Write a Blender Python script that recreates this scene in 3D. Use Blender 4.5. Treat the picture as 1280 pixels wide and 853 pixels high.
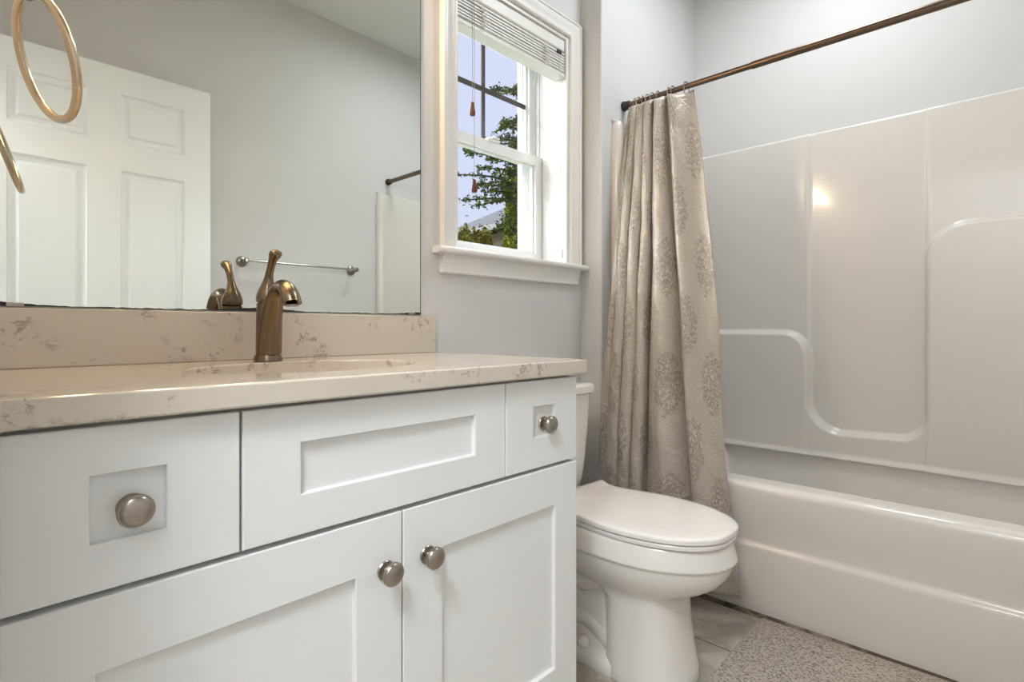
import bpy, bmesh, math, random
from mathutils import Vector, Matrix
random.seed(7)
PI = math.pi
C = bpy.context.scene.collection
SC = bpy.context.scene
for o in list(bpy.data.objects):
    bpy.data.objects.remove(o, do_unlink=True)

# ------------------------------------------------------------------ camera
cam_d = bpy.data.cameras.new('camera')
cam = bpy.data.objects.new('camera', cam_d); C.objects.link(cam)
PHI = math.atan2(650, 686)
cam.location = (0, 0, 0.95)
cam.rotation_euler = (PI / 2, 0, PHI - PI / 2)
cam_d.sensor_width = 36
cam_d.lens = 686 / 1280 * 36
cam_d.shift_y = -16 / 1280
cam_d.clip_start = 0.02
SC.camera = cam

# ------------------------------------------------------------------ exposure, sky, lights
SC.view_settings.view_transform = 'Standard'
SC.view_settings.look = 'None'
SC.view_settings.gamma = 1
SC.view_settings.use_curve_mapping = False
SC.view_settings.exposure = 0.36

w = bpy.data.worlds.new('sky'); SC.world = w; w.use_nodes = True
bg = w.node_tree.nodes['Background']
bg.inputs[0].default_value = (0.62, 0.665, 0.86, 1)
bg.inputs[1].default_value = 0.90

def light(name, kind, loc, energy, color, size=0.1, rot=(0, 0, 0), size_y=None):
    d = bpy.data.lights.new(name, kind); d.energy = energy; d.color = color
    if kind == 'AREA':
        d.size = size
        if size_y: d.shape = 'RECTANGLE'; d.size_y = size_y
    elif kind == 'SUN': d.angle = size
    else: d.shadow_soft_size = size
    o = bpy.data.objects.new(name, d); C.objects.link(o)
    o.location = loc; o.rotation_euler = rot
    return o

SUN_E = 0.8
SKY_E = 14.0
VANITY_E = 2.9
CEIL_E = 9.5
HALL_E = 44
sun = light('sun', 'SUN', (-6, 6, 6), SUN_E, (1, 0.96, 0.90), 0.01)
sun.rotation_euler = Vector((0.86, -0.27, -0.42)).to_track_quat('-Z', 'Y').to_euler()
sky_glow = light('sky_glow', 'SUN', (2, 8, 6), SKY_E, (0.93, 0.965, 1.0), math.radians(100))
sky_glow.rotation_euler = Vector((-0.05, -0.88, -0.42)).to_track_quat('-Z', 'Y').to_euler()
light('ceiling_lamp_light', 'AREA', (1.95, 0.54, 2.63), CEIL_E, (0.90, 0.955, 1.0), 0.4)
light('hall_fill_light', 'AREA', (-0.75, -0.02, 2.66), HALL_E, (0.90, 0.955, 1.0), 0.5)  # unseen lamp added in the hall, fills the room through the doorway

# ------------------------------------------------------------------ materials
def newmat(name):
    m = bpy.data.materials.new(name); m.use_nodes = True
    return m, m.node_tree, m.node_tree.nodes['Principled BSDF']

def L(nt, a, b): nt.links.new(a, b)

def mth(nt, op, a, b=None, c=None):
    n = nt.nodes.new('ShaderNodeMath'); n.operation = op
    for i, v in enumerate((a, b, c)):
        if v is None: continue
        if isinstance(v, (int, float)): n.inputs[i].default_value = v
        else: L(nt, v, n.inputs[i])
    return n.outputs[0]

def smooth(nt, v, a, b, lo=0.0, hi=1.0):
    n = nt.nodes.new('ShaderNodeMapRange'); n.interpolation_type = 'SMOOTHSTEP'
    L(nt, v, n.inputs[0])
    for i, q in enumerate((a, b, lo, hi)): n.inputs[i + 1].default_value = q
    return n.outputs[0]

def coord(nt, which='Object', scale=(1, 1, 1), rot=(0, 0, 0)):
    t = nt.nodes.new('ShaderNodeTexCoord'); m = nt.nodes.new('ShaderNodeMapping')
    m.inputs['Scale'].default_value = scale; m.inputs['Rotation'].default_value = rot
    L(nt, t.outputs[which], m.inputs[0]); return m.outputs[0]

def noise(nt, co, scale, detail=3, rough=0.5, dist=0.0):
    n = nt.nodes.new('ShaderNodeTexNoise')
    n.inputs['Scale'].default_value = scale; n.inputs['Detail'].default_value = detail
    n.inputs['Roughness'].default_value = rough; n.inputs['Distortion'].default_value = dist
    L(nt, co, n.inputs['Vector']); return n

def mixc(nt, f, a, b):
    n = nt.nodes.new('ShaderNodeMix'); n.data_type = 'RGBA'
    if isinstance(f, (int, float)): n.inputs[0].default_value = f
    else: L(nt, f, n.inputs[0])
    for i, v in ((6, a), (7, b)):
        if isinstance(v, tuple): n.inputs[i].default_value = v if len(v) == 4 else (*v, 1)
        else: L(nt, v, n.inputs[i])
    return n.outputs[2]

def bump(nt, bs, h, strength, dist):
    b = nt.nodes.new('ShaderNodeBump'); b.inputs['Strength'].default_value = strength
    b.inputs['Distance'].default_value = dist
    L(nt, h, b.inputs['Height']); L(nt, b.outputs[0], bs.inputs['Normal'])

def plain(name, col, rough=0.5, metal=0.0, coat=0.0, var=0.03, nscale=6, bmp=0.0, bscale=60, bdist=0.001):
    m, nt, bs = newmat(name)
    co = coord(nt)
    n = noise(nt, co, nscale)
    dark = tuple(c * (1 - var) for c in col); lite = tuple(min(1, c * (1 + var)) for c in col)
    L(nt, mixc(nt, n.outputs[0], dark, lite), bs.inputs['Base Color'])
    bs.inputs['Roughness'].default_value = rough; bs.inputs['Metallic'].default_value = metal
    bs.inputs['Coat Weight'].default_value = coat; bs.inputs['Coat Roughness'].default_value = 0.05
    if bmp: bump(nt, bs, noise(nt, co, bscale, 2).outputs[0], bmp, bdist)
    return m

M = {}
M['wall'] = plain('wall_paint', (0.665, 0.66, 0.655), 0.6, bmp=0.35, bscale=150, bdist=0.0012, var=0.01)
M['ceiling'] = plain('ceiling_paint', (0.82, 0.82, 0.80), 0.7, bmp=0.3, bscale=120, var=0.01)
M['trim'] = plain('trim_paint', (0.84, 0.83, 0.81), 0.3, var=0.01)
M['cabinet'] = plain('cabinet_paint', (0.80, 0.80, 0.79), 0.38, var=0.01, bmp=0.05, bscale=300, bdist=0.0005)
M['door'] = plain('door_paint', (0.84, 0.86, 0.87), 0.35, var=0.01)
M['gap'] = plain('cabinet_shadow_gap', (0.22, 0.21, 0.20), 0.8)
M['porcelain'] = plain('porcelain', (0.80, 0.765, 0.72), 0.12, coat=0.3, var=0.005)
M['seat_plastic'] = plain('seat_plastic', (0.84, 0.80, 0.77), 0.18, coat=0.2, var=0.005)
M['acrylic'] = plain('tub_acrylic', (0.76, 0.725, 0.68), 0.16, coat=0.35, var=0.01, nscale=2, bmp=0.02, bscale=14, bdist=0.004)
M['sink'] = plain('sink_porcelain', (0.78, 0.68, 0.54), 0.12, coat=0.3, var=0.01)
M['bronze'] = plain('brushed_bronze', (0.215, 0.16, 0.105), 0.25, metal=1.0, var=0.15, nscale=40)
M['nickel'] = plain('aged_nickel', (0.36, 0.32, 0.275), 0.30, metal=1.0, var=0.12, nscale=60)
M['ring_metal'] = plain('satin_champagne_metal', (0.62, 0.50, 0.36), 0.24, metal=1.0, var=0.08)
M['chrome'] = plain('polished_chrome', (0.6, 0.58, 0.55), 0.12, metal=1.0)
M['rod'] = plain('bronze_rod', (0.17, 0.12, 0.085), 0.28, metal=1.0, var=0.15, nscale=30)
M['rubber'] = plain('black_rubber', (0.015, 0.015, 0.015), 0.5)
M['wood_tassel'] = plain('red_brown_wood', (0.11, 0.026, 0.014), 0.4, var=0.3, nscale=80)
M['cord'] = plain('white_cord', (0.75, 0.75, 0.72), 0.7)
M['cord_dark'] = plain('grey_cord', (0.30, 0.30, 0.32), 0.7)
M['blind'] = plain('blind_slat', (0.80, 0.79, 0.76), 0.4, var=0.01)
M['vinyl'] = plain('window_vinyl', (0.88, 0.88, 0.87), 0.25, var=0.005)
M['muntin'] = plain('dark_grille', (0.075, 0.065, 0.065), 0.5)
M['gap_shade'] = plain('grey_gap_shade', (0.16, 0.17, 0.17), 0.6)  # dark tone standing in for shade between sash and jamb
M['shade'] = plain('frosted_shade', (0.9, 0.85, 0.75), 0.4)
M['stucco'] = plain('tan_stucco', (0.16, 0.115, 0.08), 0.9, var=0.1, nscale=12, bmp=0.3)
M['fascia'] = plain('white_fascia', (0.26, 0.26, 0.25), 0.6)
M['shingle'] = plain('grey_shingle', (0.045, 0.047, 0.054), 0.9, var=0.25, nscale=9, bmp=0.3)
M['bark'] = plain('bark', (0.07, 0.055, 0.045), 0.9, var=0.3, nscale=20)
M['grass'] = plain('grass', (0.12, 0.18, 0.05), 0.95, var=0.4, nscale=5)
M['greypost'] = plain('weathered_grey', (0.26, 0.26, 0.28), 0.8, var=0.15)

def mirror_mat():
    m, nt, bs = newmat('mirror_silver')
    co = coord(nt)
    n = noise(nt, co, 3)
    L(nt, mixc(nt, n.outputs[0], (0.80, 0.83, 0.80), (0.81, 0.84, 0.81)), bs.inputs['Base Color'])
    bs.inputs['Metallic'].default_value = 1; bs.inputs['Roughness'].default_value = 0.0
    return m
M['mirror'] = mirror_mat()

def glass_mat():
    m, nt, bs = newmat('window_glass')
    nt.nodes.remove(bs)
    out = nt.nodes['Material Output']
    t = nt.nodes.new('ShaderNodeBsdfTransparent'); g = nt.nodes.new('ShaderNodeBsdfGlossy')
    g.inputs['Roughness'].default_value = 0.0
    t.inputs[0].default_value = (0.97, 0.98, 0.98, 1)
    mx = nt.nodes.new('ShaderNodeMixShader'); mx.inputs[0].default_value = 0.01
    L(nt, t.outputs[0], mx.inputs[1]); L(nt, g.outputs[0], mx.inputs[2]); L(nt, mx.outputs[0], out.inputs[0])
    return m
M['glass'] = glass_mat()

def quartz():
    m, nt, bs = newmat('veined_quartz')
    co = coord(nt)
    big = noise(nt, co, 3.2, 2)
    dist = noise(nt, co, 34, 5, 0.75, 0.6)
    # thin broken veins where a distorted noise crosses its middle value
    v = noise(nt, co, 11, 5, 0.68, 1.2)
    ridge = mth(nt, 'ABSOLUTE', mth(nt, 'SUBTRACT', v.outputs[0], 0.5))
    line = smooth(nt, ridge, 0.0, 0.05, 1, 0)
    patch = smooth(nt, noise(nt, co, 8, 2).outputs[0], 0.50, 0.58)
    br = smooth(nt, dist.outputs[0], 0.46, 0.56)
    f = mth(nt, 'MULTIPLY', mth(nt, 'MULTIPLY', line, patch), br)
    base = mixc(nt, big.outputs[0], (0.60, 0.54, 0.455), (0.64, 0.58, 0.495))
    L(nt, mixc(nt, mth(nt, 'MULTIPLY', f, 0.75), base, (0.24, 0.18, 0.13)), bs.inputs['Base Color'])
    bs.inputs['Roughness'].default_value = 0.14; bs.inputs['Coat Weight'].default_value = 0.2
    return m
M['quartz'] = quartz()

def tile_mat():
    m, nt, bs = newmat('stone_floor_tile')
    t = nt.nodes.new('ShaderNodeTexCoord')
    sep = nt.nodes.new('ShaderNodeSeparateXYZ'); L(nt, t.outputs['Object'], sep.inputs[0])
    cmb = nt.nodes.new('ShaderNodeCombineXYZ')
    L(nt, mth(nt, 'ADD', sep.outputs[1], 0.37), cmb.inputs[0])
    L(nt, mth(nt, 'SUBTRACT', sep.outputs[0], 1.612), cmb.inputs[1])
    b = nt.nodes.new('ShaderNodeTexBrick'); L(nt, cmb.outputs[0], b.inputs['Vector'])
    b.inputs['Scale'].default_value = 1; b.inputs['Brick Width'].default_value = 0.61
    b.inputs['Row Height'].default_value = 0.305; b.inputs['Mortar Size'].default_value = 0.0022
    b.inputs['Mortar Smooth'].default_value = 0.2
    b.inputs['Color1'].default_value = (0.9, 0.9, 0.9, 1); b.inputs['Color2'].default_value = (1.1, 1.08, 1.05, 1)
    b.inputs['Mortar'].default_value = (1, 1, 1, 1)
    co = t.outputs['Object']
    n1 = noise(nt, co, 6, 6, 0.65, 0.6); n2 = noise(nt, co, 45, 4, 0.7)
    c = mixc(nt, smooth(nt, n1.outputs[0], 0.35, 0.68), (0.34, 0.295, 0.25), (0.60, 0.55, 0.49))
    c = mixc(nt, smooth(nt, n2.outputs[0], 0.55, 0.75, 0, 0.5), c, (0.75, 0.71, 0.66))
    mul = nt.nodes.new('ShaderNodeMix'); mul.data_type = 'RGBA'; mul.blend_type = 'MULTIPLY'; mul.inputs[0].default_value = 1
    L(nt, c, mul.inputs[6]); L(nt, b.outputs['Color'], mul.inputs[7])
    L(nt, mixc(nt, b.outputs['Fac'], mul.outputs[2], (0.07, 0.055, 0.045)), bs.inputs['Base Color'])
    bs.inputs['Roughness'].default_value = 0.35
    bump(nt, bs, mth(nt, 'SUBTRACT', mth(nt, 'MULTIPLY', n2.outputs[0], 0.15), b.outputs['Fac']), 0.5, 0.002)
    return m
M['tile'] = tile_mat()

def caulk_mat():
    m, nt, bs = newmat('stained_caulk')
    co = coord(nt)
    n = noise(nt, co, 14, 4, 0.7)
    L(nt, mixc(nt, smooth(nt, n.outputs[0], 0.42, 0.6), (0.09, 0.065, 0.045), (0.26, 0.21, 0.165)), bs.inputs['Base Color'])
    bs.inputs['Roughness'].default_value = 0.7
    return m
M['caulk'] = caulk_mat()

def mat_fabric():
    m, nt, bs = newmat('ribbed_mat_fabric')
    co = coord(nt, 'Object', (85, 36, 1))
    v = nt.nodes.new('ShaderNodeTexVoronoi'); v.feature = 'DISTANCE_TO_EDGE'
    v.inputs['Scale'].default_value = 1.6
    wn = noise(nt, co, 0.9, 2)
    add = nt.nodes.new('ShaderNodeVectorMath'); add.operation = 'ADD'
    L(nt, co, add.inputs[0]); L(nt, wn.outputs['Color'], add.inputs[1]); L(nt, add.outputs[0], v.inputs['Vector'])
    crack = smooth(nt, v.outputs['Distance'], 0.03, 0.10)
    some = smooth(nt, noise(nt, co, 2.6, 2).outputs[0], 0.44, 0.52)
    k = mth(nt, 'MAXIMUM', crack, mth(nt, 'SUBTRACT', 1.0, some))
    fine = noise(nt, coord(nt), 400, 2)
    c = mixc(nt, k, (0.21, 0.17, 0.13), (0.53, 0.46, 0.385))
    L(nt, mixc(nt, mth(nt, 'MULTIPLY', fine.outputs[0], 0.35), c, (0.36, 0.31, 0.26)), bs.inputs['Base Color'])
    bs.inputs['Roughness'].default_value = 0.95
    bump(nt, bs, k, 0.9, 0.003)
    return m
M['mat'] = mat_fabric()

def damask():
    m, nt, bs = newmat('damask_curtain_fabric')
    t = nt.nodes.new('ShaderNodeTexCoord'); sep = nt.nodes.new('ShaderNodeSeparateXYZ')
    UV = t.outputs['UV']
    L(nt, UV, sep.inputs[0])
    def lattice(ou, ov):
        u = mth(nt, 'SUBTRACT', mth(nt, 'FRACT', mth(nt, 'ADD', mth(nt, 'DIVIDE', sep.outputs[0], 0.23), ou)), 0.5)
        v = mth(nt, 'SUBTRACT', mth(nt, 'FRACT', mth(nt, 'ADD', mth(nt, 'DIVIDE', sep.outputs[1], 0.42), ov)), 0.5)
        u = mth(nt, 'MULTIPLY', u, 0.23 / 0.055); v = mth(nt, 'MULTIPLY', v, 0.42 / 0.12)
        return mth(nt, 'SQRT', mth(nt, 'ADD', mth(nt, 'MULTIPLY', u, u), mth(nt, 'MULTIPLY', v, v)))
    d = mth(nt, 'MINIMUM', lattice(0.35, 0.2), lattice(0.85, 0.7))
    wob = noise(nt, UV, 38, 2, 0.5)
    dd = mth(nt, 'ADD', d, mth(nt, 'MULTIPLY', mth(nt, 'SUBTRACT', wob.outputs[0], 0.5), 0.8))
    mask = smooth(nt, dd, 0.85, 0.98, 1, 0)
    # curling leaf strokes inside the medallions
    sc = noise(nt, UV, 27, 2, 0.45, 1.1)
    stroke = smooth(nt, mth(nt, 'SINE', mth(nt, 'MULTIPLY', sc.outputs[0], 46)), -0.3, 0.6)
    stroke = mth(nt, 'MULTIPLY', stroke, smooth(nt, noise(nt, UV, 75, 2).outputs[0], 0.36, 0.56, 0.25, 1.0))
    medal = mth(nt, 'MULTIPLY', mask, stroke)
    # tone on tone concentric swirls between them
    vo = nt.nodes.new('ShaderNodeTexVoronoi'); vo.inputs['Scale'].default_value = 17
    wv = noise(nt, UV, 34, 3, 0.6); ad = nt.nodes.new('ShaderNodeVectorMath'); ad.operation = 'MULTIPLY_ADD'
    L(nt, wv.outputs['Color'], ad.inputs[0]); ad.inputs[1].default_value = (.045, .045, 0); L(nt, UV, ad.inputs[2]); L(nt, ad.outputs[0], vo.inputs['Vector'])
    sw = smooth(nt, mth(nt, 'SINE', mth(nt, 'MULTIPLY', vo.outputs['Distance'], 42)), -0.6, 0.9)
    ghost = mth(nt, 'MULTIPLY', sw, mth(nt, 'SUBTRACT', 1.0, mask))
    base = (0.47, 0.42, 0.36)
    c = mixc(nt, mth(nt, 'MULTIPLY', ghost, 0.28), base, (0.66, 0.61, 0.54))
    c = mixc(nt, mth(nt, 'MULTIPLY', mask, 0.8), c, (0.32, 0.27, 0.22))
    c = mixc(nt, mth(nt, 'MULTIPLY', medal, 0.8), c, (0.62, 0.57, 0.50))
    L(nt, c, bs.inputs['Base Color'])
    L(nt, mth(nt, 'ADD', mth(nt, 'MULTIPLY', mask, 0.10), 0.36), bs.inputs['Roughness'])
    bs.inputs['Metallic'].default_value = 0.22
    bs.inputs['Sheen Weight'].default_value = 0.2; bs.inputs['Sheen Roughness'].default_value = 0.4
    bump(nt, bs, mth(nt, 'ADD', medal, mth(nt, 'MULTIPLY', ghost, 0.6)), 0.6, 0.002)
    return m
M['damask'] = damask()

def leaf_mat(name, c1, c2):
    m, nt, bs = newmat(name)
    g = nt.nodes.new('ShaderNodeNewGeometry')
    L(nt, mixc(nt, g.outputs['Random Per Island'], c1, c2), bs.inputs['Base Color'])
    bs.inputs['Roughness'].default_value = 0.5
    bs.inputs['Specular IOR Level'].default_value = 0.0
    return m
M['leaf'] = leaf_mat('tree_leaf', (0.02, 0.045, 0.015), (0.17, 0.21, 0.03))
M['leaf_sun'] = leaf_mat('yellow_green_leaf', (0.05, 0.08, 0.01), (0.42, 0.42, 0.05))
M['hedge'] = leaf_mat('hedge_leaf', (0.05, 0.06, 0.01), (0.32, 0.27, 0.06))

def emis(name, col, s):
    m, nt, bs = newmat(name)
    bs.inputs['Base Color'].default_value = (0.9, 0.85, 0.75, 1)
    bs.inputs['Emission Color'].default_value = (*col, 1); bs.inputs['Emission Strength'].default_value = s
    return m

# ------------------------------------------------------------------ helpers
OFF = {}
def obj(name, bm, mat, parent=None, smooth_=False, bevel=0.0, seg=2, subd=0, angle=40, weld=True):
    me = bpy.data.meshes.new(name)
    off = OFF.get(parent.name, Vector((0, 0, 0))) if parent else Vector((0, 0, 0))
    if off.length: bmesh.ops.translate(bm, verts=bm.verts, vec=-off)
    if weld: bmesh.ops.remove_doubles(bm, verts=bm.verts, dist=1e-6)
    bmesh.ops.recalc_face_normals(bm, faces=bm.faces)
    bm.to_mesh(me); bm.free()
    me.materials.append(M[mat] if isinstance(mat, str) else mat)
    o = bpy.data.objects.new(name, me); C.objects.link(o)
    if parent:
        o.parent = parent; OFF[o.name] = off
    if bevel:
        b = o.modifiers.new('bevel', 'BEVEL'); b.width = bevel; b.segments = seg
        b.limit_method = 'ANGLE'; b.angle_limit = math.radians(angle)
    if subd:
        s = o.modifiers.new('subd', 'SUBSURF'); s.levels = subd; s.render_levels = subd
    if smooth_ or bevel:
        for p in me.polygons: p.use_smooth = True
        if not subd:
            try:
                with bpy.context.temp_override(object=o, active_object=o, selected_objects=[o], selected_editable_objects=[o]):
                    bpy.ops.object.shade_smooth_by_angle(angle=math.radians(angle))
            except Exception: pass
    return o

def thing(name, label, cat, loc=(0, 0, 0), group=None):
    o = bpy.data.objects.new(name, None); C.objects.link(o); o.location = loc
    o.empty_display_size = 0.05
    OFF[o.name] = Vector(loc)
    o['label'] = label; o['category'] = cat
    if group: o['group'] = group
    return o

def tag(o, label, cat, group=None, kind=None):
    if label: o['label'] = label
    if cat: o['category'] = cat
    if group: o['group'] = group
    if kind: o['kind'] = kind
    return o

def struct(name, bm, mat, parent=None, label=None, **k):
    o = obj(name, bm, mat, parent, **k)
    if not parent: o['kind'] = 'structure'
    if label: o['label'] = label; 
    return o

def bx(bm, x0, x1, y0, y1, z0, z1):
    vs = [bm.verts.new((x, y, z)) for x in (x0, x1) for y in (y0, y1) for z in (z0, z1)]
    for f in ((0, 1, 3, 2), (4, 6, 7, 5), (0, 4, 5, 1), (2, 3, 7, 6), (0, 2, 6, 4), (1, 5, 7, 3)):
        bm.faces.new([vs[i] for i in f])
    return vs

def BX(*a):
    bm = bmesh.new(); bx(bm, *a); return bm

def loft(bm, rings, cap0=True, cap1=True, close=True):
    R = [[bm.verts.new(p) for p in r] for r in rings]
    n = len(R[0])
    for a, b in zip(R[:-1], R[1:]):
        for i in range(n if close else n - 1):
            j = (i + 1) % n
            bm.faces.new((a[i], a[j], b[j], b[i]))
    if cap0: bm.faces.new(R[0][::-1])
    if cap1: bm.faces.new(R[-1])
    return R

def tube(bm, pts, rad, n=14, sq=1.0, cap=True, closed=False, up=Vector((1, 0, 0)), facet=0.0):
    pts = [Vector(p) for p in pts]; rings = []
    N = len(pts)
    for i, p in enumerate(pts):
        if closed: d = pts[(i + 1) % N] - pts[i - 1]
        else: d = pts[min(i + 1, N - 1)] - pts[max(i - 1, 0)]
        d.normalize()
        a = up - d * up.dot(d)
        if a.length < 1e-4:
            q = Vector((0, 0, 1)); a = q - d * q.dot(d)
        a.normalize(); b = d.cross(a)
        r = rad[i] if isinstance(rad, (list, tuple)) else rad
        ra, rb = r if isinstance(r, tuple) else (r, r * sq)
        rings.append([p + (a * (ra * math.cos(2 * PI * k / n)) + b * (rb * math.sin(2 * PI * k / n))) * (1 + facet * math.cos(8 * PI * k / n)) for k in range(n)])
    if closed: rings.append(rings[0])
    loft(bm, rings, cap and not closed, cap and not closed)

def spline(keys, n):
    """Catmull-Rom through tuples"""
    K = [keys[0]] + list(keys) + [keys[-1]]; out = []
    for i in range(1, len(K) - 2):
        for s in range(n):
            t = s / n
            out.append(tuple(0.5 * (2 * b + (c - a) * t + (2 * a - 5 * b + 4 * c - d) * t * t + (3 * b - a - 3 * c + d) * t ** 3)
                             for a, b, c, d in zip(K[i - 1], K[i], K[i + 1], K[i + 2])))
    out.append(tuple(keys[-1])); return out

def lathe(bm, prof, c, axis='Z', n=32, sx=1.0):
    rings = []
    for r, h in prof:
        ring = []
        for k in range(n):
            a = 2 * PI * k / n; u = r * math.cos(a) * sx; v = r * math.sin(a)
            if axis == 'Z': p = (c[0] + u, c[1] + v, c[2] + h)
            elif axis == 'Y': p = (c[0] + u, c[1] + h, c[2] + v)
            else: p = (c[0] + h, c[1] + u, c[2] + v)
            ring.append(p)
        rings.append(ring)
    loft(bm, rings, True, True)

def rounded_rect(x0, x1, y0, y1, r, z, n=8):
    pts = []
    for cx, cy, a0 in ((x1 - r, y1 - r, 0), (x0 + r, y1 - r, PI / 2), (x0 + r, y0 + r, PI), (x1 - r, y0 + r, 1.5 * PI)):
        for k in range(n + 1):
            a = a0 + PI / 2 * k / n
            pts.append((cx + r * math.cos(a), cy + r * math.sin(a), z))
    return pts

# ------------------------------------------------------------------ room shell
YA, YJ, XJ, XB, YC, XL, ZC = 1.312, 1.212, 1.785, 2.60, -0.285, 0.03, 2.70
WX0, WX1, WZ0, WZ1 = 1.125, 1.705, 1.198, 2.082          # window opening
T = 0.20                                                  # exterior wall thickness
struct('floor', BX(-1.6, XB + 0.1, YC - 0.1, YA + T, -0.1, 0.0), 'tile')
struct('ceiling', BX(-1.6, XB + 0.1, YC - 0.1, YA + T, ZC, ZC + 0.1), 'ceiling')
bm = bmesh.new()
bx(bm, XL - 0.12, WX0, YA, YA + T, 0, ZC); bx(bm, WX1, XJ, YA, YA + T, 0, ZC)
bx(bm, WX0, WX1, YA, YA + T, 0, WZ0 - 0.02); bx(bm, WX0, WX1, YA, YA + T, WZ1, ZC)
struct('wall_back', bm, 'wall')
struct('wall_alcove', BX(XJ, XB + 0.1, YJ, YA + T, 0, ZC), 'wall', bevel=0.006)
struct('wall_right', BX(XB, XB + 0.1, YC - 0.1, YJ, 0, ZC), 'wall')
struct('wall_front', BX(-1.6, XB, YC - 0.1, YC, 0, ZC), 'wall')
bm = bmesh.new()
DY0, DY1 = -0.20, 0.62
bx(bm, XL - 0.12, XL, DY1, YA, 0, ZC); bx(bm, XL - 0.12, XL, YC, DY0, 0, ZC); bx(bm, XL - 0.12, XL, DY0, DY1, 2.06, ZC)
struct('wall_left', bm, 'wall')
bm = bmesh.new()
bx(bm, -1.6, -1.5, YC, YA + T, 0, ZC); bx(bm, -1.5, XL - 0.12, YA + T - 0.1, YA + T, 0, ZC)
struct('wall_hall', bm, 'wall')
bm = bmesh.new()
bx(bm, 1.03, XJ, YA - 0.014, YA, 0, 0.11); bx(bm, 1.03, XJ, YA - 0.009, YA, 0.11, 0.13)
struct('baseboard_back', bm, 'trim', bevel=0.003)
bm = bmesh.new()
bx(bm, 0.05, 1.84, YC, YC + 0.014, 0, 0.11); bx(bm, 0.05, 1.84, YC, YC + 0.009, 0.11, 0.13)
struct('baseboard_front', bm, 'trim', bevel=0.003)
bm = bmesh.new()
bx(bm, XL - 0.11, XL, DY1 - 0.02, DY1 - 0.0005, 0, 2.06); bx(bm, XL - 0.11, XL, DY0 + 0.0005, DY0 + 0.02, 0, 2.06)
struct('trim_1', bm, 'trim', bevel=0.002)
bm = bmesh.new()
ring = [(1.8785, 0), (1.8785, 0.010), (1.874, 0.010), (1.866, 0.004), (1.860, 0.0012), (1.860, 0)]
loft(bm, [[(x, y, z) for x, z in ring] for y in (YC, 0.2, 0.6, 0.9, YJ)])
struct('trim_2', bm, 'caulk')

# ------------------------------------------------------------------ window (structure)
win = bpy.data.objects.new('window_1', None); C.objects.link(win); win.location = (1.415, YA, WZ0)
OFF[win.name] = Vector(win.location); win['kind'] = 'structure'
win['label'] = 'white double hung window with blind between mirror and tub'
# moulded casing, mitred, three sides
def casing():
    bm = bmesh.new()
    prof = [(0, 0), (0, -0.010), (0.004, -0.013), (0.009, -0.0105), (0.030, -0.0125), (0.036, -0.016), (0.044, -0.0175),
            (0.050, -0.0165), (0.052, -0.021), (0.057, -0.021), (0.058, 0)]
    rings = []
    for p, dx, dz in (((WX0 - 0.003, WZ0), -1, 0), ((WX0 - 0.003, WZ1 + 0.003), -1, 1), ((WX1 + 0.003, WZ1 + 0.003), 1, 1), ((WX1 + 0.003, WZ0), 1, 0)):
        rings.append([(p[0] + dx * o, YA + d, p[1] + dz * o) for o, d in prof])
    loft(bm, rings); return bm
obj('window_casing', casing(), 'trim', win, smooth_=True, angle=25)
bm = bmesh.new()
prof = [(0.14, 0), (0.14, -0.020), (-0.032, -0.020), (-0.0385, -0.018), (-0.042, -0.013), (-0.042, -0.007), (-0.0385, -0.002), (-0.032, 0)]
loft(bm, [[(x, YA + (y if (WX0 <= x <= WX1) or y <= 0 else 0), WZ0 + z) for y, z in prof] for x in (1.035, WX0 - 0.0001, WX0, WX1, WX1 + 0.0001, XJ - 0.002)])
obj('window_stool', bm, 'trim', win, smooth_=True, angle=30)
bm = bmesh.new()
x0, x1, z1, z0 = 1.066, 1.757, WZ0 - 0.020, 1.119
prof = [(YA, z1), (YA - 0.020, z1), (YA - 0.020, z1 - 0.006), (YA - 0.016, z1 - 0.012), (YA - 0.016, z0 + 0.004), (YA - 0.012, z0), (YA, z0)]
loft(bm, [[(x0 - 0.003, y, z) for y, z in prof], [(x0 + 0.01, y, z) for y, z in prof], [(x1 - 0.02, y, z) for y, z in prof], [(x1 - (0 if z > 1.16 else .012), y, z) for y, z in prof]])
obj('window_apron', bm, 'trim', win, smooth_=True, angle=30)
bm = bmesh.new()   # jamb liner boards and tracks
bx(bm, WX0, WX0 + 0.012, YA + 0.0, YA + 0.125, WZ0, WZ1); bx(bm, WX1 - 0.012, WX1, YA + 0.0, YA + 0.125, WZ0, WZ1)
bx(bm, WX0 + 0.012, WX1 - 0.012, YA, YA + 0.125, WZ1 - 0.012, WZ1)
obj('window_jamb', bm, 'trim', win, bevel=0.0015)
bm = bmesh.new()
for sx, a in ((1, WX0), (-1, WX1)):
    def X(v): return a + sx * v
    for v0_, v1_, y0_, y1_ in ((0, 0.010, 0.125, 0.200), (0.010, 0.022, 0.160, 0.166), (0.010, 0.026, 0.196, 0.20), (0.010, 0.05, 0.200, 0.225), (0.010, 0.016, 0.138, 0.142)):
        p, q = sorted((X(v0_), X(v1_))); bx(bm, p, q, YA + y0_, YA + y1_, WZ0 + 0.01, WZ1)
bx(bm, WX0, WX1, YA + 0.125, YA + 0.225, WZ0 - 0.02, WZ0 + 0.012); bx(bm, WX0, WX1, YA + 0.125, YA + 0.225, WZ1 - 0.02, WZ1)
obj('window_frame', bm, 'vinyl', win, bevel=0.001)
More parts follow.
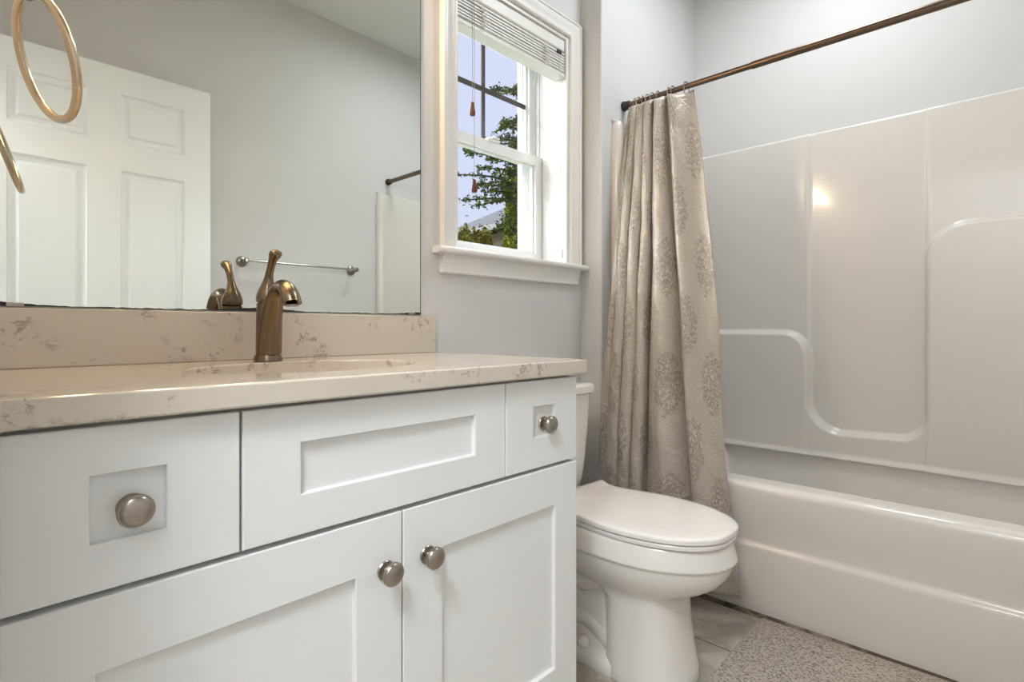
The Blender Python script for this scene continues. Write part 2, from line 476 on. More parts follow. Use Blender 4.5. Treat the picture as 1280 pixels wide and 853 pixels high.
def sash(name, y0, y1, z0, z1, st, br, tr):
    """frame of stiles and rails with an inner glazing step"""
    bm = bmesh.new(); a, b = WX0 + 0.010, WX1 - 0.004
    bx(bm, a, a + st, y0, y1, z0, z1); bx(bm, b - st, b, y0, y1, z0, z1)
    bx(bm, a + st, b - st, y0, y1, z0, z0 + br); bx(bm, a + st, b - st, y0, y1, z1 - tr, z1)
    s = 0.008; m0 = y0 + 0.012
    i0, i1, k0, k1 = a + st, b - st, z0 + br, z1 - tr
    bx(bm, i0, i0 + s, m0, y1 - 0.004, k0, k1); bx(bm, i1 - s, i1, m0, y1 - 0.004, k0, k1)
    bx(bm, i0 + s, i1 - s, m0, y1 - 0.004, k0, k0 + s); bx(bm, i0 + s, i1 - s, m0, y1 - 0.004, k1 - s, k1)
    f = obj(name, bm, 'vinyl', win, bevel=0.0012, weld=False)
    ym = y0 + 0.020
    obj('glass_pane', BX(i0 + s, i1 - s, ym, ym + 0.003, k0 + s, k1 - s), 'glass', f)
    return f, (i0 + s, i1 - s, ym, k0 + s, k1 - s)
low, g1 = sash('lower_sash', YA + 0.125, YA + 0.155, WZ0 + 0.010, 1.636, 0.046, 0.040, 0.036)
up, g2 = sash('upper_sash', YA + 0.165, YA + 0.195, 1.610, WZ1 - 0.018, 0.040, 0.030, 0.018)
bm = bmesh.new()
cx = (g2[0] + g2[1]) / 2; cz = 1.846
bx(bm, cx - 0.009, cx + 0.009, g2[2] - 0.006, g2[2] - 0.0005, g2[3], g2[4]); bx(bm, g2[0], cx - 0.009, g2[2] - 0.0058, g2[2] - 0.0005, cz - 0.009, cz + 0.009)
bx(bm, cx + 0.009, g2[1], g2[2] - 0.0058, g2[2] - 0.0005, cz - 0.009, cz + 0.009)
obj('window_grille', bm, 'muntin', up)
obj('sash_gap_shade', BX(WX1 - 0.0045, WX1 - 0.0005, YA + 0.1245, YA + 0.1255, WZ0 + 0.012, 1.636), 'gap_shade', low)  # dark strip laid in the gap beside the sash, painting its shade
bm = bmesh.new()
bx(bm, cx - 0.03, cx + 0.03, YA + 0.118, YA + 0.14, 1.636, 1.645); bx(bm, cx - 0.012, cx + 0.02, YA + 0.112, YA + 0.125, 1.645, 1.651)
obj('sash_lock', bm, 'vinyl', low, bevel=0.002)

# ------------------------------------------------------------------ bathtub with its moulded surround
tub = thing('bathtub', 'cream alcove bathtub with moulded wall surround behind damask curtain', 'bathtub', (2.2, 0.45, 0))
XS = 2.56; Y0T, Y1T = YC + 0.04, YJ - 0.04; ZR = 0.44
# apron
bm = bmesh.new()
pr = [(1.935, ZR), (1.875, ZR), (1.866, ZR - .001), (1.858, ZR - .005), (1.852, ZR - .012), (1.850, ZR - .024), (1.851, 0.38), (1.860, 0.30), (1.8695, 0.250),
      (1.869, 0.244), (1.866, 0.238), (1.861, 0.2345), (1.8585, 0.230), (1.858, 0.222), (1.862, 0.15), (1.870, 0.06), (1.878, 0.0), (1.935, 0.0)]
ys = [YC + 0.001 + (YJ - YC - 0.002) * k / 40 for k in range(41)]
loft(bm, [[(x, y, z) for x, z in pr] for y in ys])
obj('apron', bm, 'acrylic', tub, smooth_=True, angle=50)
# basin with the rim
bm = bmesh.new()
N = 12
outer = rounded_rect(1.93, XS - 0.002, Y0T, Y1T, 0.03, ZR - .004, N)
rings = [outer]
for (dx, dxb, dy, dyb, r, z) in ((0.003, .014, .06, .05, .10, ZR), (0.010, .018, .068, .060, .10, ZR - .004), (0.014, .022, .075, .070, .10, ZR - .02),
                           (0.030, .036, .11, .10, .10, 0.30), (0.055, .075, .18, .16, .10, 0.18), (0.085, .10, .22, .20, .10, 0.135), (0.14, .15, .28, .26, .09, 0.12)):
    rings.append(rounded_rect(1.93 + dx, XS - dxb, Y0T + dy, Y1T - dyb, r, z, N))
loft(bm, rings, False, True)
obj('basin', bm, 'acrylic', tub, smooth_=True, angle=50)
# back panel as a moulded height field with stepped ledges
def arc(cy, cz, r_, a0, a1, n_=14):
    return [(cy + r_ * math.cos(math.radians(a0 + (a1 - a0) * q / n_)), cz + r_ * math.sin(math.radians(a0 + (a1 - a0) * q / n_))) for q in range(n_ + 1)]
pathd = [(1.30, 0.936)] + arc(0.683 + 0.105, 0.936 - 0.105, 0.105, 90, 180) + arc(0.683 - 0.125, 0.526 + 0.125, 0.125, 0, -90) + arc(0.288 + 0.085, 0.532 + 0.085, 0.085, 270, 180) \
    + arc(0.288 - 0.13, 1.334 - 0.13, 0.13, 0, 90) + [(-0.4, 1.334)]
def sdist(y, z):
    d = 9
    for (ay, az), (by, bz) in zip(pathd[:-1], pathd[1:]):
        ex, ez = by - ay, bz - az; t = max(0, min(1, ((y - ay) * ex + (z - az) * ez) / (ex * ex + ez * ez + 1e-12)))
        q = math.hypot(y - ay - ex * t, z - az - ez * t)
        if q < d: d = q
    return d
def below(y, z):
    # height of path at y (non-monotone vertical runs handled by crossing count upward)
    c = 0
    for (ay, az), (by, bz) in zip(pathd[:-1], pathd[1:]):
        if (ay - y) * (by - y) < 0:
            zz = az + (bz - az) * (y - ay) / (by - ay)
            if zz > z: c += 1
    return c % 2 == 1
def sst(t):
    t = max(0, min(1, t)); return t * t * (3 - 2 * t)
def lin(a, b, n): return [a + (b - a) * k / (n - 1) for k in range(n)]
gy = lin(Y0T - 0.03, Y1T + 0.005, 330); gz = lin(ZR - 0.02, 1.77, 330)
bm = bmesh.new(); V = []
for z in gz:
    row = []
    for y in gy:
        s = sdist(y, z) if True else 0
        if below(y, z): s = -s
        x = XS - 0.034 * sst((0.010 - s) / 0.024)
        # middle field set back between the two vertical seams
        mid = sst((y - 0.276) / 0.016) * sst((0.697 - y) / 0.016)
        x += 0.005 * mid
        for sy in (0.690, 0.283):
            x -= 0.0022 * math.exp(-((y - sy) / 0.007) ** 2) * sst((s) / 0.03)
        x -= 0.03 * sst((y - (Y1T - 0.045)) / 0.05) ** 2 + 0.03 * sst(((Y0T + 0.045) - y) / 0.05) ** 2
        # small cove into tub ledge
        x -= 0.012 * (1 - sst((z - (ZR - 0.02)) / 0.022))
        # turn back to wall at the very top
        x += 0.0
        row.append(bm.verts.new((x, y, z)))
    V.append(row)
top1 = [bm.verts.new((v.co.x + 0.006, v.co.y, 1.776)) for v in V[-1]]
top2 = [bm.verts.new((XB - 0.002, v.co.y, 1.781)) for v in V[-1]]
V += [top1, top2]
for a, b in zip(V[:-1], V[1:]):
    for i in range(len(a) - 1): bm.faces.new((a[i], a[i + 1], b[i + 1], b[i]))
obj('surround_back_panel', bm, 'acrylic', tub, smooth_=True, angle=60)
def end_panel(yw, yi, s):
    bm = bmesh.new()
    # vertical flange rounded towards the room, panel running back
    prof = [(1.852, yw), (1.852, yw - s * 0.020), (1.856, yw - s * 0.030), (1.865, yw - s * 0.037), (1.880, yw - s * 0.041), (1.893, yw - s * 0.038), (1.905, yw - s * 0.034), (1.95, yi), (XS - 0.03, yi), (XS - 0.0, yi - s * 0.006), (XS + 0.03, yi - s * .006), (XS + 0.03, yw)]
    zs = [ZR + 0.001, 0.5, 1.2, 1.68, 1.74, 1.77]
    rings = []
    for z in zs:
        k = max(0, (z - 1.68) / 0.09) ** 2
        rings.append([(x + (0.010 * k if x < 1.9 else 0), yw + (y - yw) * (1 - 0.2 * k), z) for x, y in prof])
    rings.append([(x, yw + (y - yw) * 0.05, 1.781) for x, y in prof])
    loft(bm, rings)
    return obj('surround_end_panel', bm, 'acrylic', tub, smooth_=True, angle=50)
end_panel(YJ - 0.0005, Y1T + 0.012, 1)
end_panel(YC + 0.0005, Y0T - 0.012, -1)
bm = bmesh.new(); lathe(bm, [(0.001, 0.0), (0.03, 0.0), (0.034, -0.004), (0.034, -0.012)], (2.22, Y0T + 0.28 + 0.06, 0.1385)); 
obj('drain', bm, 'nickel', tub, smooth_=True)

# ------------------------------------------------------------------ vanity cabinet
van = thing('vanity_cabinet', 'white shaker vanity cabinet with round nickel knobs under the quartz countertop', 'vanity cabinet', (0.53, 1.0, 0))
k = 0.987
VX0, VX1, YF = 0.045, 1.021, 0.762
ZT = 0.8785 - 0.032
bm = bmesh.new()
bx(bm, VX0, VX1, YF + 0.021, YA - 0.002, 0.10, 0.62)
bx(bm, VX0, VX1, YF + 0.021, YF + 0.04, 0.62, ZT); bx(bm, VX0, VX0 + 0.018, YF + 0.04, YA - 0.002, 0.62, ZT)
bx(bm, VX1 - 0.018, VX1, YF + 0.04, YA - 0.002, 0.62, ZT)
bx(bm, VX0 + 0.018, VX1 - 0.018, YA - 0.02, YA - 0.002, 0.62, ZT - 0.0)
bx(bm, VX0, VX1, YF + 0.085, YA - 0.002, 0.0, 0.10)
obj('body', bm, 'cabinet', van, bevel=0.001, weld=False)
def shaker(name, x0, x1, z0, z1, px0, px1, pz0, pz1, dep=0.009):
    """slab with a crisp recessed panel"""
    bm = bmesh.new(); y = YF; yb = YF + 0.0205
    o = [(x0, z0), (x1, z0), (x1, z1), (x0, z1)]; i = [(px0, pz0), (px1, pz0), (px1, pz1), (px0, pz1)]
    e = 0.0016
    def rg(P, yy): return [bm.verts.new((a, yy, b)) for a, b in P]
    def ins(P, d):
        (a, b), (c, _), (_, g), _ = P
        return [(a + d, b + d), (c - d, b + d), (c - d, g - d), (a + d, g - d)]
    seq = [rg(o, yb), rg(o, y + e), rg(ins(o, e * 0.35), y + e * 0.35), rg(ins(o, e), y), rg(ins(i, -0.0012), y), rg(i, y + 0.0012), rg(ins(i, 0.0002), y + dep - 0.001), rg(ins(i, 0.0014), y + dep)]
    for a, b in zip(seq[:-1], seq[1:]):
        for q in range(4): bm.faces.new((a[q], a[(q + 1) % 4], b[(q + 1) % 4], b[q]))
    bm.faces.new(seq[-1]); bm.faces.new(seq[0][::-1])
    return obj(name, bm, 'cabinet', van, weld=False)
def knob(x, z, parent, y=YF + 0.0, tilt=0):
    bm = bmesh.new()
    prof = [(0.0005, 0.0), (0.0155, 0.0), (0.0160, -0.002), (0.0145, -0.004), (0.011, -0.0045), (0.0072, -0.006), (0.0062, -0.010), (0.0068, -0.015), (0.0095, -0.018),
            (0.0165, -0.0195), (0.0190, -0.0215), (0.0192, -0.0245), (0.0182, -0.0262), (0.0172, -0.0265), (0.0160, -0.0285), (0.012, -0.0305), (0.006, -0.0318), (0.0005, -0.0322)]
    lathe(bm, prof, (x, y, z), 'Y', 36)
    return obj('knob', bm, 'nickel', parent, smooth_=True, angle=35)
def zz(r): return 0.95 + r * k
d1 = shaker('drawer', 0.046, 0.2800, zz(-.301), zz(-.112), 0.122 * k, 0.198 * k, zz(-.246), zz(-.168)); d1['label'] = 'left drawer front with square recess'
d2 = shaker('drawer', 0.2835, 0.7850, zz(-.301), zz(-.112), 0.369 * k, 0.713 * k, zz(-.242), zz(-.1665)); d2['label'] = 'wide false drawer front without a knob'
d3 = shaker('drawer', 0.7870, VX1 - .0005, zz(-.301), zz(-.112), 0.882 * k, 0.955 * k, zz(-.236), zz(-.169)); d3['label'] = 'right drawer front with square recess'
e1 = shaker('door', 0.046, 0.5375, 0.115, zz(-.3085), 0.125, 0.458 * k, 0.20, zz(-.3945))
e2 = shaker('door', 0.5405, VX1 - .0005, 0.115, zz(-.3085), 0.5405 + 0.084, 0.955 * k, 0.20, zz(-.3945))
knob(0.163 * k, zz(-.213), d1, YF + 0.009); knob(0.924 * k, zz(-.2095), d3, YF + 0.009)
knob(0.512 * k, zz(-.398), e1); knob(0.598 * k, zz(-.398), e2)

# ------------------------------------------------------------------ countertop, backsplash, sink
CT = 0.8785; CX0, CX1, CY0 = 0.034, 1.033, 0.742
SX, SY, RX, RY = 0.50, 1.005, 0.214, 0.158
top = thing('countertop', 'cream veined quartz countertop with backsplash on the white vanity', 'countertop', (0.53, 1.02, ZT))
bm = bmesh.new()
N = 96
def rectpt(a, x0, x1, y0, y1):
    c, s = math.cos(a), math.sin(a); t = 1e9
    if c > 1e-9: t = min(t, (x1 - SX) / c)
    if c < -1e-9: t = min(t, (x0 - SX) / c)
    if s > 1e-9: t = min(t, (y1 - SY) / s)
    if s < -1e-9: t = min(t, (y0 - SY) / s)
    return SX + t * c, SY + t * s
angs = sorted([2 * PI * i / N for i in range(N)] + [math.atan2(y - SY, x - SX) % (2 * PI) for x in (CX0, CX1) for y in (CY0, YA - .001)])
def rr(ins, z): return [(*rectpt(a, CX0 + ins, CX1 - ins, CY0 + ins, YA - .001), z) for a in angs]
def el(sc, z, ry=0): return [(SX + (RX + sc) * math.cos(a), SY + (RY + sc) * math.sin(a), z) for a in angs]
loft(bm, [el(0, ZT), rr(0.003, ZT), rr(0, ZT + 0.003), rr(0, CT - 0.003), rr(0.001, CT - 0.001), rr(0.003, CT), el(0.003, CT), el(0.001, CT - 0.001), el(0, CT - 0.003), el(0, ZT)], False, False)
obj('slab', bm, 'quartz', top, smooth_=True, angle=12)
obj('backsplash', BX(CX0, CX1, YA - 0.021, YA - 0.0005, CT + 0.0002, 0.986), 'quartz', top, bevel=0.0015)
snk = thing('sink', 'oval cream undermount sink set in the quartz countertop', 'sink', (SX, SY, 0.72))
bm = bmesh.new()
rings = []
for i in range(13):
    t = i / 12 * PI / 2 * 0.93
    rings.append([(SX + (RX + .008) * math.cos(t) ** 0.75 * math.cos(a), SY + (RY + .008) * math.cos(t) ** 0.75 * math.sin(a), ZT - 0.0005 - 0.135 * math.sin(t)) for a in [2 * PI * j / 64 for j in range(64)]])
rim = [[(SX + (RX + .022) * math.cos(a), SY + (RY + .022) * math.sin(a), ZT - 0.0005) for a in [2 * PI * j / 64 for j in range(64)]]]
loft(bm, rim + rings, False, True)
obj('basin', bm, 'sink', snk, smooth_=True, angle=60)
bm = bmesh.new(); lathe(bm, [(0.0005, 0.004), (0.016, 0.005), (0.022, 0.003), (0.024, 0.0)], (SX, SY, ZT - 0.134)); obj('drain', bm, 'bronze', snk, smooth_=True)

# ------------------------------------------------------------------ faucet
FX, FY = 0.500, 1.203
fau = thing('faucet', 'bronze single handle faucet with arched spout behind the sink', 'faucet', (FX, FY, CT))
bm = bmesh.new()
lathe(bm, [(0.0290, 0), (0.0300, 0.002), (0.0285, 0.008), (0.0262, 0.0145), (0.0240, 0.0155), (0.0005, 0.0155)], (FX, FY, CT), 'Z', 40); obj('base', bm, 'bronze', fau, smooth_=True)
bm = bmesh.new()
lathe(bm, [(0.0005, 0.0155), (0.0235, 0.0155), (0.0245, 0.020), (0.0243, 0.05), (0.0235, 0.10), (0.0228, 0.1245), (0.0215, 0.1255), (0.0005, 0.1255)], (FX, FY, CT), 'Z', 40)
obj('body', bm, 'bronze', fau, smooth_=True)
bm = bmesh.new()
keys = [(FY - 0.006, CT + 0.017, .0255, .023), (FY - 0.010, CT + 0.055, .0245, .022), (FY - 0.020, CT + 0.098, .0215, .019), (FY - 0.036, CT + 0.134, .0190, .0165),
        (FY - 0.060, CT + 0.155, .0180, .0150), (FY - 0.086, CT + 0.156, .0180, .0140), (FY - 0.106, CT + 0.141, .0190, .0145), (FY - 0.116, CT + 0.122, .0200, .0155)]
P = spline(keys, 8)
tube(bm, [(FX, a, b) for a, b, _, _ in P], [(c, d) for _, _, c, d in P], 48, facet=0.045)
sp = obj('spout', bm, 'bronze', fau, smooth_=True, angle=50)
bm = bmesh.new()
lathe(bm, [(0.0005, -0.004), (0.0115, -0.004), (0.012, 0.0), (0.0005, 0.001)], (FX, FY - 0.1165, CT + 0.1195), 'Z', 24); obj('aerator', bm, 'nickel', sp, smooth_=True)
bm = bmesh.new()
keys = [(FY, CT + 0.1285, .0215, .0215), (FY, CT + 0.130, .0238, .0238), (FY + .001, CT + 0.140, .0236, .0236), (FY + 0.001, CT + 0.153, .0195, .0195), (FY - 0.001, CT + 0.168, .0130, .0130),
        (FY - 0.005, CT + 0.183, .0088, .0092), (FY - 0.013, CT + 0.200, .0080, .0080), (FY - 0.024, CT + 0.216, .0090, .0085), (FY - 0.034, CT + 0.226, .0125, .0105), (FY - 0.042, CT + 0.232, .0120, .0092), (FY - 0.0455, CT + 0.236, .0035, .003)]
P = spline(keys, 7)
tube(bm, [(FX, a, b) for a, b, _, _ in P], [(c, d) for _, _, c, d in P], 26)
obj('handle', bm, 'bronze', fau, smooth_=True, angle=60)

# ------------------------------------------------------------------ mirror
mir = thing('wall_mirror', 'large frameless wall mirror above the quartz backsplash', 'mirror', (0.51, YA, 0.99))
MX0, MX1, MZ0, MZ1 = XL + 0.004, 0.987, 0.9895, 2.0
obj('mirror_glass', BX(MX0, MX1, YA - 0.005, YA - 0.0005, MZ0, MZ1), 'mirror', mir)
bm = bmesh.new()
bx(bm, MX1, MX1 + 0.0015, YA - 0.0055, YA - 0.0005, MZ0, MZ1)
rnd = random.Random(3); x = MX0; pts = []
while x < MX1:
    pts.append((x, MZ0 + 0.0008 + 0.0075 * max(0, math.sin(x * 13 + 1.0)) ** 1.5 * (0.8 + .2 * rnd.random()) + 0.0012 * rnd.random()))
    x += 0.008
vs = [(bm.verts.new((a, YA - 0.0054, MZ0)), bm.verts.new((a, YA - 0.0054, b)), bm.verts.new((a, YA - 0.005, MZ0)), bm.verts.new((a, YA - 0.005, b))) for a, b in pts]
for p, q in zip(vs[:-1], vs[1:]):
    bm.faces.new((p[0], q[0], q[1], p[1])); bm.faces.new((p[1], q[1], q[3], p[3])); bm.faces.new((p[2], p[3], q[3], q[2]))
obj('worn_edge', bm, 'rubber', mir)
for cxx, wd in ((0.100, 0.024), (0.955, 0.022)):
    obj('mirror_clip', BX(cxx - wd / 2, cxx + wd / 2, YA - 0.009, YA - 0.0056, 0.9875, 0.9955), 'nickel', mir, bevel=0.001)

# ------------------------------------------------------------------ vanity light above the mirror (out of frame, lights the room)
vl = thing('vanity_light', 'bronze three shade vanity light above the mirror', 'wall light', (0.5, YA, 2.12))
bm = bmesh.new(); bx(bm, 0.22, 0.78, YA - 0.03, YA - 0.0005, 2.075, 2.155); obj('back_plate', bm, 'bronze', vl, bevel=0.006)
M['bulb'] = emis('lit_bulb', (1.0, 0.74, 0.45), 8)
for x in (0.28, 0.50, 0.72):
    bm = bmesh.new(); tube(bm, [(x, YA - 0.03, 2.115), (x, YA - 0.08, 2.115), (x, YA - 0.105, 2.10), (x, YA - 0.11, 2.085)], 0.008); obj('arm', bm, 'bronze', vl, smooth_=True)
    bm = bmesh.new()
    lathe(bm, [(0.020, 0.0), (0.030, -0.010), (0.045, -0.055), (0.055, -0.10), (0.053, -0.10), (0.043, -0.055), (0.028, -0.012), (0.018, -0.003)], (x, YA - 0.11, 2.085), 'Z', 24)
    sh = obj('lamp_shade', bm, 'shade', vl, smooth_=True)
    bm = bmesh.new(); lathe(bm, [(0.001, 0), (0.012, -0.002), (0.014, -0.02), (0.026, -0.05), (0.026, -0.065), (0.015, -0.082), (0.001, -0.086)], (x, YA - 0.11, 2.075), 'Z', 20)
    obj('bulb', bm, M['bulb'], sh, smooth_=True)
    light('vanity_bulb_light', 'POINT', (x, YA - 0.11, 1.965), VANITY_E, (1.0, 0.74, 0.46), 0.04)

# ceiling fixture (out of frame)
cl = thing('ceiling_light', 'flush white ceiling light above the bathtub', 'ceiling light', (1.95, 0.54, ZC))
bm = bmesh.new(); lathe(bm, [(0.001, 0), (0.17, 0), (0.17, -0.03), (0.16, -0.045), (0.001, -0.045)], (1.95, 0.54, ZC - 0.0005), 'Z', 40); obj('base', bm, 'trim', cl, smooth_=True)

# ------------------------------------------------------------------ toilet
TX = 1.385
toi = thing('toilet', 'white elongated two piece toilet between vanity and tub', 'toilet', (TX, 0.95, 0))
def egg(hw, yf, yb, ym, z, n=56, pf=2.0, pb=3.2, cx=TX):
    pts = []
    for i in range(n):
        a = 2 * PI * i / n; c, s = math.cos(a), math.sin(a)
        if s < 0: x = hw * math.copysign(abs(c) ** (2 / pf), c); y = ym + (ym - yf) * -abs(s) ** (2 / pf)
        else: x = hw * math.copysign(abs(c) ** (2 / pb), c); y = ym + (yb - ym) * abs(s) ** (2 / pb)
        pts.append((cx + x, y, z))
    return pts
# bowl: rim band, under-bowl, front pedestal column
bm = bmesh.new()
R = [egg(.150, .60, 1.05, .80, .402), egg(.168, .565, 1.075, .80, .404), egg(.173, .558, 1.08, .80, .400), egg(.176, .555, 1.08, .80, .394), egg(.1835, .544, 1.08, .80, .356), egg(.1842, .543, 1.08, .80, .352),
     egg(.1830, .545, 1.08, .80, .349), egg(.1800, .549, 1.08, .80, .347), egg(.1780, .552, 1.08, .80, .338), egg(.172, .560, 1.08, .80, .315), egg(.159, .580, 1.07, .80, .288), egg(.141, .612, 1.05, .80, .265),
     egg(.126, .655, 1.0, .79, .248, pf=2.2), egg(.118, .676, .93, .78, .236, pf=2.4), egg(.116, .680, .885, .78, .215, pf=2.5), egg(.116, .676, .882, .78, .15, pf=2.5),
     egg(.118, .664, .88, .78, .08, pf=2.4), egg(.121, .652, .88, .78, .035, pf=2.3), egg(.123, .647, .88, .78, .008, pf=2.3), egg(.120, .651, .88, .78, .0, pf=2.3)]
loft(bm, R)
obj('bowl', bm, 'porcelain', toi, smooth_=True, angle=60)
bm = bmesh.new()
# trapway: rear body with S curved bulges and the floor flange
tube(bm, spline([(TX, .86, .27), (TX, .96, .225), (TX, 1.05, .20), (TX, 1.12, .14), (TX, 1.13, .02)], 8), [(.115, .06)] * 9 + [(.10, .055)] * 8 + [(.09, .05)] * 16, 28)
tube(bm, spline([(TX, .85, .06), (TX, .93, .105), (TX, 1.0, .10), (TX, 1.06, .05), (TX, 1.08, .0)], 8), [(.094, .05)] * 33, 28)
loft(bm, [rounded_rect(TX - .09, TX + .09, .84, 1.13, .05, .02), rounded_rect(TX - .085, TX + .085, .84, 1.14, .05, .10), rounded_rect(TX - .082, TX + .082, .84, 1.14, .05, .20),
          rounded_rect(TX - .10, TX + .10, .84, 1.15, .06, .28), rounded_rect(TX - .13, TX + .13, .84, 1.16, .06, .335)])
obj('trapway', bm, 'porcelain', toi, smooth_=True, angle=60)
bm = bmesh.new()
loft(bm, [egg(.122, .80, 1.17, .95, 0.0, pf=6, pb=4), egg(.124, .80, 1.172, .95, 0.006, pf=6, pb=4), egg(.122, .80, 1.17, .95, 0.030, pf=6, pb=4), egg(.112, .80, 1.16, .95, 0.040, pf=6, pb=4), egg(.07, .82, 1.12, .95, 0.043, pf=6, pb=4)])
obj('foot', bm, 'porcelain', toi, smooth_=True, angle=60)
for s in (-1, 1):
    bm = bmesh.new(); lathe(bm, [(.017, 0), (.018, .006), (.016, .016), (.009, .024), (.001, .026)], (TX + s * .100, .935, .041), 'Z', 20)
    obj('bolt_cap', bm, 'seat_plastic', toi, smooth_=True)
# rear deck between bowl and tank
bm = bmesh.new()
loft(bm, [rounded_rect(TX - .10, TX + .10, .98, 1.27, .04, .26), rounded_rect(TX - .13, TX + .13, .98, 1.285, .04, .34), rounded_rect(TX - .15, TX + .15, .99, 1.29, .04, .385), rounded_rect(TX - .145, TX + .145, .995, 1.285, .04, .398)])
obj('deck', bm, 'porcelain', toi, smooth_=True, angle=50)
def lid_ring(z, s=0.0, top=False):
    # plan outline of the closed lid: pointed back corners, slight waist, long oval front
    right = [(0.0, 0.5485), (0.055, 0.5535), (0.100, 0.580), (0.135, 0.622), (0.160, 0.680), (0.174, 0.745), (0.177, 0.805), (0.170, 0.870), (0.157, 0.930), (0.150, 0.975), (0.155, 1.015), (0.172, 1.050), (0.186, 1.068)]
    d = spline(right, 4)
    pts = [(x, y) for x, y in d] + [(0.10, 1.074), (0.0, 1.076)]
    full = pts + [(-x, y) for x, y in reversed(pts[1:-1])]
    out = []
    for x, y in full:
        v = Vector((x, y - 0.83)); L_ = v.length
        v = v * (1 - s / L_); out.append((TX + v.x, 0.83 + v.y, z))
    return out
bm = bmesh.new(); loft(bm, [lid_ring(.420, .002), lid_ring(.421, .0006), lid_ring(.430, 0), lid_ring(.4325, .0008), lid_ring(.434, .003), lid_ring(.4355, .02), lid_ring(.4368, .07)])
obj('lid', bm, 'seat_plastic', toi, smooth_=True, angle=40)
bm = bmesh.new(); loft(bm, [lid_ring(.4045, .010), lid_ring(.406, .004), lid_ring(.413, .003), lid_ring(.4165, .006), lid_ring(.4175, .012)])
obj('seat', bm, 'seat_plastic', toi, smooth_=True, angle=40)
for s in (-1, 1):
    bm = bmesh.new(); bx(bm, TX + s * .075 - .018, TX + s * .075 + .018, 1.072, 1.092, .4000, .428)
    obj('hinge', bm, 'seat_plastic', toi, bevel=0.005)
def tank_ring(hw, yf, z, r=.035): return rounded_rect(TX - hw, TX + hw, yf, 1.298, r, z, 6)
bm = bmesh.new()
loft(bm, [tank_ring(.120, 1.14, .399), tank_ring(.146, 1.118, .410), tank_ring(.158, 1.110, .44), tank_ring(.166, 1.106, .50), tank_ring(.178, 1.101, .62), tank_ring(.184, 1.098, .727), tank_ring(.184, 1.098, .7295)])
obj('tank', bm, 'porcelain', toi, smooth_=True, angle=50)
bm = bmesh.new()
loft(bm, [tank_ring(.188, 1.090, .7302, .03), tank_ring(.1925, 1.086, .732, .03), tank_ring(.1935, 1.085, .750, .03), tank_ring(.1915, 1.087, .757, .03), tank_ring(.186, 1.092, .761, .03), tank_ring(.17, 1.11, .763, .03)])
obj('tank_lid', bm, 'porcelain', toi, smooth_=True, angle=50)
bm = bmesh.new()
lathe(bm, [(.012, 0), (.012, -.008), (.007, -.010), (.007, -.016), (.001, -.016)], (TX - .14, 1.0985, .69), 'Y', 18)
tube(bm, [(TX - .14, 1.086, .69), (TX - .11, 1.083, .686), (TX - .075, 1.083, .680)], [.006, .006, .007], 10, up=Vector((0, 0, 1)))
obj('flush_lever', bm, 'chrome', toi, smooth_=True)

# ------------------------------------------------------------------ shower rod, rings, curtain
RXX, RZ = 1.94, 1.855
rod = thing('shower_curtain_rod', 'bronze tension shower curtain rod across the tub alcove', 'curtain rod', (RXX, 0.45, RZ))
bm = bmesh.new(); tube(bm, [(RXX, YJ - 0.02, RZ), (RXX, 0.69, RZ)], 0.0105, 24, up=Vector((0, 0, 1))); obj('inner_tube', bm, 'rod', rod, smooth_=True)
bm = bmesh.new(); tube(bm, [(RXX, 0.70, RZ), (RXX, 0.695, RZ), (RXX, YC + 0.02, RZ)], [0.0125, 0.0128, 0.0128], 24, up=Vector((0, 0, 1))); obj('outer_tube', bm, 'rod', rod, smooth_=True)
for a, b in ((YJ - 0.0005, -1), (YC + 0.0005, 1)):
    bm = bmesh.new(); lathe(bm, [(.001, 0), (.019, 0), (.020, b * .004), (.0175, b * .012), (.0165, b * .030), (.011, b * .032), (.001, b * .032)], (RXX, a, RZ), 'Y', 24); obj('end_cap', bm, 'rubber', rod, smooth_=True)

def make_ring():
    t = thing('curtain_ring', '', 'curtain ring', (RXX, 0, RZ), 'curtain rings on the shower rod')
    bm = bmesh.new()
    pts = []
    for i in range(28):
        a = 2 * PI * i / 28
        rz = 0.0205 + (0.030 if math.sin(a) < 0 else 0) * abs(math.sin(a)) ** 2
        pts.append((RXX + 0.0185 * math.cos(a), 0, RZ - 0.002 + rz * math.sin(a)))
    tube(bm, pts, 0.0018, 8, closed=True, up=Vector((0, 1, 0)))
    obj('hoop', bm, 'nickel', t, smooth_=True)
    bm = bmesh.new()
    for s in (-1, 0, 1):
        lathe(bm, [(.0005, -.0032), (.0025, -.002), (.0032, 0), (.0025, .002), (.0005, .0032)], (RXX + s * 0.006, 0, RZ + 0.0165 - abs(s) * .002), 'Z', 10)
    obj('bead', bm, 'nickel', t, smooth_=True)
    return t
ry = [1.157, 1.139, 1.121, 1.099, 1.078, 1.054, 1.010, 0.991, 0.939]
rl = ['curtain ring nearest the black rod end cap', 'second curtain ring from the black rod end cap', 'third curtain ring from the black rod end cap',
      'fourth curtain ring from the black rod end cap', 'middle curtain ring of the nine on the rod', 'sixth curtain ring from the black rod end cap',
      'curtain ring on left of the close pair above the wide fold', 'curtain ring on right of the close pair above the wide fold',
      'curtain ring farthest from the wall at the loose corner of the curtain']
proto = make_ring()
for i, (y, lb) in enumerate(zip(ry, rl)):
    if i == 0: r = proto
    else:
        r = proto.copy(); C.objects.link(r)
        for ch in list(proto.children):
            c = ch.copy(); C.objects.link(c); c.parent = r
    r.location = (RXX, y, RZ); r['label'] = lb
    r.rotation_euler = (0, 0, math.radians(random.Random(i).uniform(-14, 14)))

